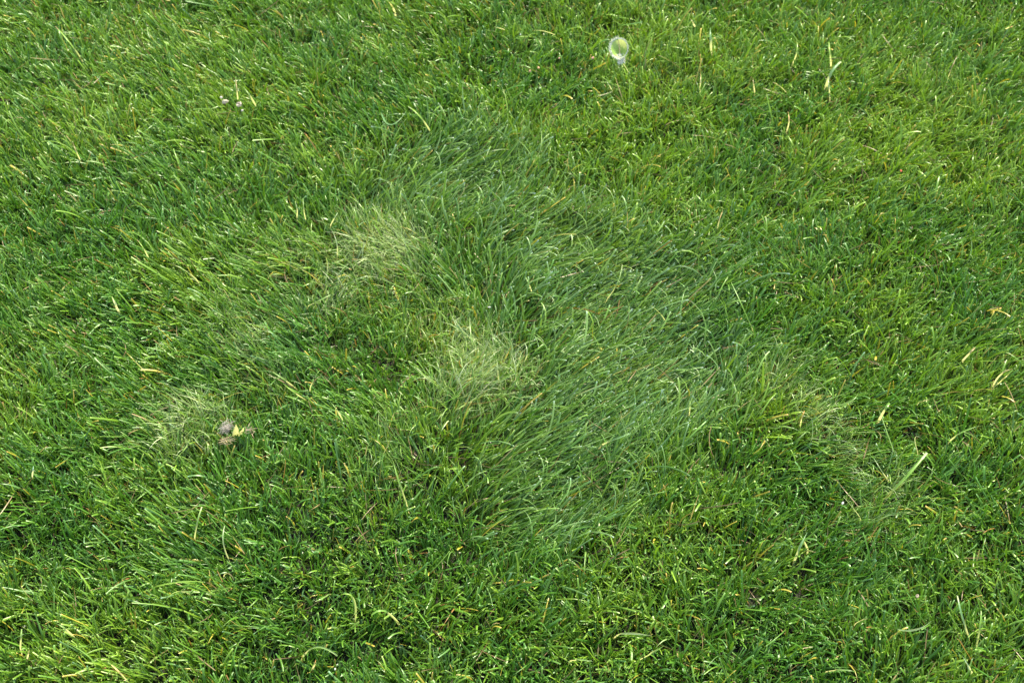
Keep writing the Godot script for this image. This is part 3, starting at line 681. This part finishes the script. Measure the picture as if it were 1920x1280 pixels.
func fuzzy_leaf():
	var at := grounded(Vector3(0.1478, 0.050, -1.6965))
	var foot := grounded(Vector3(0.1605, 0.030, -1.6813))
	var o := thing("fuzzy_leaf", "round pale green leaf with white hairy rim and white base on a thin stalk", "leaf", "", foot)
	# the leaf's own frame: it faces up and towards the viewer, its tip up and a little left
	var face := Vector3(-0.15, 0.80, 0.55).normalized()
	var up := Vector3(-0.16, 1.0, -0.4)
	up = (up - face * up.dot(face)).normalized()
	var right := up.cross(face)
	var f := Transform3D(Basis(right, up, face), at - foot)
	var rx := 0.0112
	var ry := 0.0135
	for s in [-1, 1]:
		var st := SurfaceTool.new()
		st.begin(Mesh.PRIMITIVE_TRIANGLES)
		st.set_smooth_group(0)
		var nr := 7
		var na := 18
		for i in nr + 1:
			for k in na + 1:
				var a := PI * k / na
				var r := float(i) / nr
				var w := 1.0 + 0.02 * sin(a * 9.0)
				var px: float = s * sin(a) * rx * r * w
				var py := cos(a) * ry * r + ry * 0.62
				st.add_vertex(f * Vector3(px, py, 0.0055 * r * r + absf(px) * 0.22 + 0.0005 * sin(px * 2600.0)))
		for i in nr:
			for k in na:
				var a := i * (na + 1) + k
				for q in [a, a + na + 1, a + 1, a + 1, a + na + 1, a + na + 2]:
					st.add_index(q)
		st.generate_normals()
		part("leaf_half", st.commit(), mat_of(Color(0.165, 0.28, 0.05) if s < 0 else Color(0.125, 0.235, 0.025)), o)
	part("midrib", ribbon(f * Vector3(0, -0.010, 0.0035), f * Vector3(-0.0005, 0.008, 0.0012), f * Vector3(0.0, 0.0262, 0.0062), 0.0, 1.0, 0.0016, true, 0.0), dull(Color(0.42, 0.30, 0.16)), o)
	var rim := func(i: int) -> Array:
		var a := TAU * (i + rng.randf()) / 420.0
		var e := Vector3(sin(a) * rx * 0.97, cos(a) * ry * 0.97 + ry * 0.62, 0.0055 + absf(sin(a)) * rx * 0.21)
		var d := Vector3(sin(a), cos(a), rng.randf_range(0.1, 0.9)).normalized() * rng.randf_range(0.002, 0.0042) * (1.35 if sin(a) < 0.0 else 0.8)
		var bend := Vector3(rng.randf_range(-1, 1), rng.randf_range(-1, 1), rng.randf_range(-0.5, 0.5)) * 0.0009
		return [f * e, f * (e + d * 0.5 + bend), f * (e + d)]
	part("rim_hair", hairs(420, rim, 0.00042), dull(Color(0.48, 0.53, 0.43)), o, true)
	part("leaf_base", blob(Vector3(0.0030, 0.0044, 0.0026), 0.5, 3, 0.0), dull(Color(0.40, 0.45, 0.36)), o).transform = f * Transform3D(Basis(), Vector3(0.0015, -0.0075, 0.002))
	var down := func(i: int) -> Array:
		var a := rng.randf() * TAU
		var q := Vector3(cos(a) * 0.0035 + 0.0012, rng.randf_range(-0.011, 0.002), 0.002 + rng.randf() * 0.003)
		var d := Vector3(cos(a) * 0.5, -1.0, rng.randf_range(0.0, 0.6)).normalized() * rng.randf_range(0.003, 0.006)
		return [f * q, f * (q + d * 0.5), f * (q + d + Vector3(rng.randfn(0, 0.0006), 0, 0))]
	part("base_hair", hairs(160, down, 0.0005), dull(Color(0.54, 0.56, 0.52)), o, true)
	part("stalk", ribbon(Vector3.ZERO, (at - foot) * 0.5 + f.basis * Vector3(0.002, -0.006, 0.0), f * Vector3(0.0015, -0.010, 0.002), 0.0, 1.0, 0.0020, false, 0.6), mat_of(Color(0.07, 0.14, 0.09)), o)


func scrap(called: String, label: String, category: String, group: String, at: Vector3, size: Vector3, rough: float, cup: float, c: Color, seed_at: int) -> Node3D:
	var r := size * 0.65
	var o := thing(called, label, category, group, grounded(at) - Vector3(0, r.y + 0.008, 0))
	var m := part("shell", blob(r, rough, seed_at, cup), dull(c), o)
	m.position = Vector3(0, r.y, 0)
	m.rotation = Vector3(0.5, seed_at, 0.2)
	return o


func scraps():
	var beige := Color(0.42, 0.37, 0.29)
	var o := scrap("dry_petal", "pale beige crumpled scrap with a hollow, beside its pinkish twin", "petal", "pale scraps in the far left grass", Vector3(-0.3801, 0.050, -1.5985), Vector3(0.0058, 0.0042, 0.0052), 0.6, 0.5, beige, 4)
	part("fold", blob(Vector3(0.0042, 0.0012, 0.002), 0.5, 9, 0.0), dull(Color(0.3, 0.28, 0.2)), o).position = Vector3(0.001, 0.0052, 0.001)
	o = scrap("dry_petal", "pinkish beige crumpled scrap with a dark hollow below the bent straw", "petal", "pale scraps in the far left grass", Vector3(-0.3608, 0.052, -1.5927), Vector3(0.0056, 0.0050, 0.0058), 0.7, 0.6, Color(0.43, 0.36, 0.29), 5)
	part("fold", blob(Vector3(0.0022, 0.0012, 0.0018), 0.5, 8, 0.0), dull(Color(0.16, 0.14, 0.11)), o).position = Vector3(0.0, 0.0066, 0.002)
	scrap("dry_petal", "tiny white scrap above the beige crumpled one", "petal", "pale scraps in the far left grass", Vector3(-0.3861, 0.050, -1.6073), Vector3(0.0027, 0.0030, 0.0024), 0.5, 0.0, Color(0.45, 0.42, 0.38), 6)
	scrap("dry_petal", "tiny lilac white scrap below the pinkish one", "petal", "pale scraps in the far left grass", Vector3(-0.3563, 0.048, -1.5855), Vector3(0.0026, 0.0028, 0.0022), 0.5, 0.0, Color(0.41, 0.38, 0.36), 7)
	# the grey fluff and dry tufts of the thin left patch
	var at := grounded(Vector3(-0.3140, 0.042, -1.0609))
	o = thing("fluff_tuft", "grey matted fluff in the thin patch left of the yellowed stub", "fluff", "", at - Vector3(0, 0.023, 0))
	var mat_hair := func(i: int) -> Array:
		var a := rng.randf() * TAU
		var q := Vector3(rng.randfn(0, 0.0035), 0.008 + absf(rng.randfn(0, 0.003)), rng.randfn(0, 0.004))
		var d := Vector3(cos(a), rng.randf_range(-0.4, 0.5), sin(a)) * rng.randf_range(0.003, 0.007)
		return [q, q + d * 0.5 + Vector3(0, 0.0015, 0), q + d]
	part("fibres", hairs(150, mat_hair, 0.0006), dull(Color(0.22, 0.20, 0.18)), o, true)
	part("core", blob(Vector3(0.004, 0.0035, 0.0045), 0.8, 12, 0.2), dull(Color(0.15, 0.14, 0.12)), o).position = Vector3(0, 0.008, 0)
	at = grounded(Vector3(-0.2903, 0.042, -1.0572))
	o = thing("dry_tuft", "beige frayed wisp to the right of the yellowed stub", "dry grass", "frayed dry wisps in the thin left patch", at - Vector3(0, 0.024, 0))
	var wisp := func(i: int) -> Array:
		var q := Vector3(rng.randfn(0, 0.002), 0.008 + rng.randf() * 0.003, rng.randfn(0, 0.002))
		var d := Vector3(0.8 + rng.randfn(0, 0.5), rng.randf_range(-0.1, 0.5), rng.randfn(0, 0.9)).normalized() * rng.randf_range(0.004, 0.010) * (1.0 if i % 2 else -0.9)
		return [q, q + d * 0.5 + Vector3(0, 0.001, 0), q + d]
	part("fibres", hairs(40, wisp, 0.0007), dull(Color(0.25, 0.20, 0.12)), o, true)
	at = grounded(Vector3(-0.3130, 0.042, -1.0438))
	o = thing("dry_tuft", "straw coloured frayed wisp below the grey fluff", "dry grass", "frayed dry wisps in the thin left patch", at - Vector3(0, 0.024, 0))
	part("fibres", hairs(50, wisp, 0.0007), dull(Color(0.25, 0.19, 0.095)), o, true)
	at = grounded(Vector3(-0.3044, 0.040, -1.0565))
	o = thing("yellowed_stub", "olive yellow leaf stub between the grey fluff and the beige wisp", "leaf stub", "", at - Vector3(0, 0.02, 0))
	part("leaf", ribbon(Vector3.ZERO, Vector3(0.001, 0.012, 0.001), Vector3(0.0035, 0.022, 0.002), 0.0, 1.0, 0.0065, true, 0.2), mat_of(Color(0.13, 0.14, 0.02)), o)
	part("leaf", ribbon(Vector3(0.002, 0, 0), Vector3(0.008, 0.012, 0.001), Vector3(0.012, 0.017, 0.003), 0.0, 1.0, 0.0055, true, 0.5), mat_of(Color(0.16, 0.24, 0.04)), o)
	# specks
	scrap("red_speck", "tiny bright red speck among the far right grass", "petal speck", "", Vector3(0.4947, 0.048, -1.4697), Vector3(0.0021, 0.0018, 0.0021), 0.4, 0.0, Color(0.62, 0.06, 0.035), 21)
	for d in [[Vector3(0.1120, 0.037, -1.7206), "round pink clover bud to the left of the fuzzy leaf", 0.0026, Color(0.40, 0.20, 0.16)], [Vector3(0.0656, 0.037, -1.7242), "pale pink bud, middle one of the row left of the fuzzy leaf", 0.0021, Color(0.42, 0.26, 0.17)], [Vector3(0.0249, 0.036, -1.6958), "brownish pink bud lying lowest in the row of buds", 0.0025, Color(0.36, 0.22, 0.13)], [Vector3(0.0366, 0.037, -1.7004), "orange pink pointed bud beside the lowest brownish bud", 0.0024, Color(0.40, 0.22, 0.12)]]:
		o = scrap("clover_bud", d[1], "flower bud", "faded buds left of the fuzzy leaf", d[0], Vector3(d[2], d[2] * 1.1, d[2]), 0.7, 0.35, d[3], 30 + used["clover_bud"] if used.has("clover_bud") else 30)
	scrap("white_petal", "small white petal scrap at the edge of the combed patch", "petal", "", Vector3(-0.0268, 0.042, -1.2399), Vector3(0.0032, 0.0016, 0.0022), 0.9, 0.4, Color(0.26, 0.30, 0.26), 41)
	scrap("white_petal", "little white petal on the stem in the thin right patch", "petal", "", Vector3(0.3480, 0.045, -0.9567), Vector3(0.0034, 0.0016, 0.0016), 0.5, 0.0, Color(0.5, 0.5, 0.45), 42)
	scrap("dry_husk", "small round grey brown husk in the lower right lawn", "husk", "", Vector3(0.4062, 0.040, -0.8421), Vector3(0.0026, 0.0026, 0.0026), 0.3, 0.6, Color(0.34, 0.27, 0.20), 43)
	for d in [[Vector3(0.0119, 0.050, -1.7626), "white dewdrop speck near the top edge of the lawn"], [Vector3(-0.1696, 0.050, -0.7532), "white dewdrop speck at the bottom edge of the lawn"], [Vector3(-0.1779, 0.050, -1.6755), "white dewdrop speck in the far left centre lawn"]]:
		scrap("water_drop", d[1], "water drop", "white dewdrop specks", d[0], Vector3(0.0014, 0.0012, 0.0017), 0.5, 0.0, Color(0.42, 0.48, 0.38), 50)
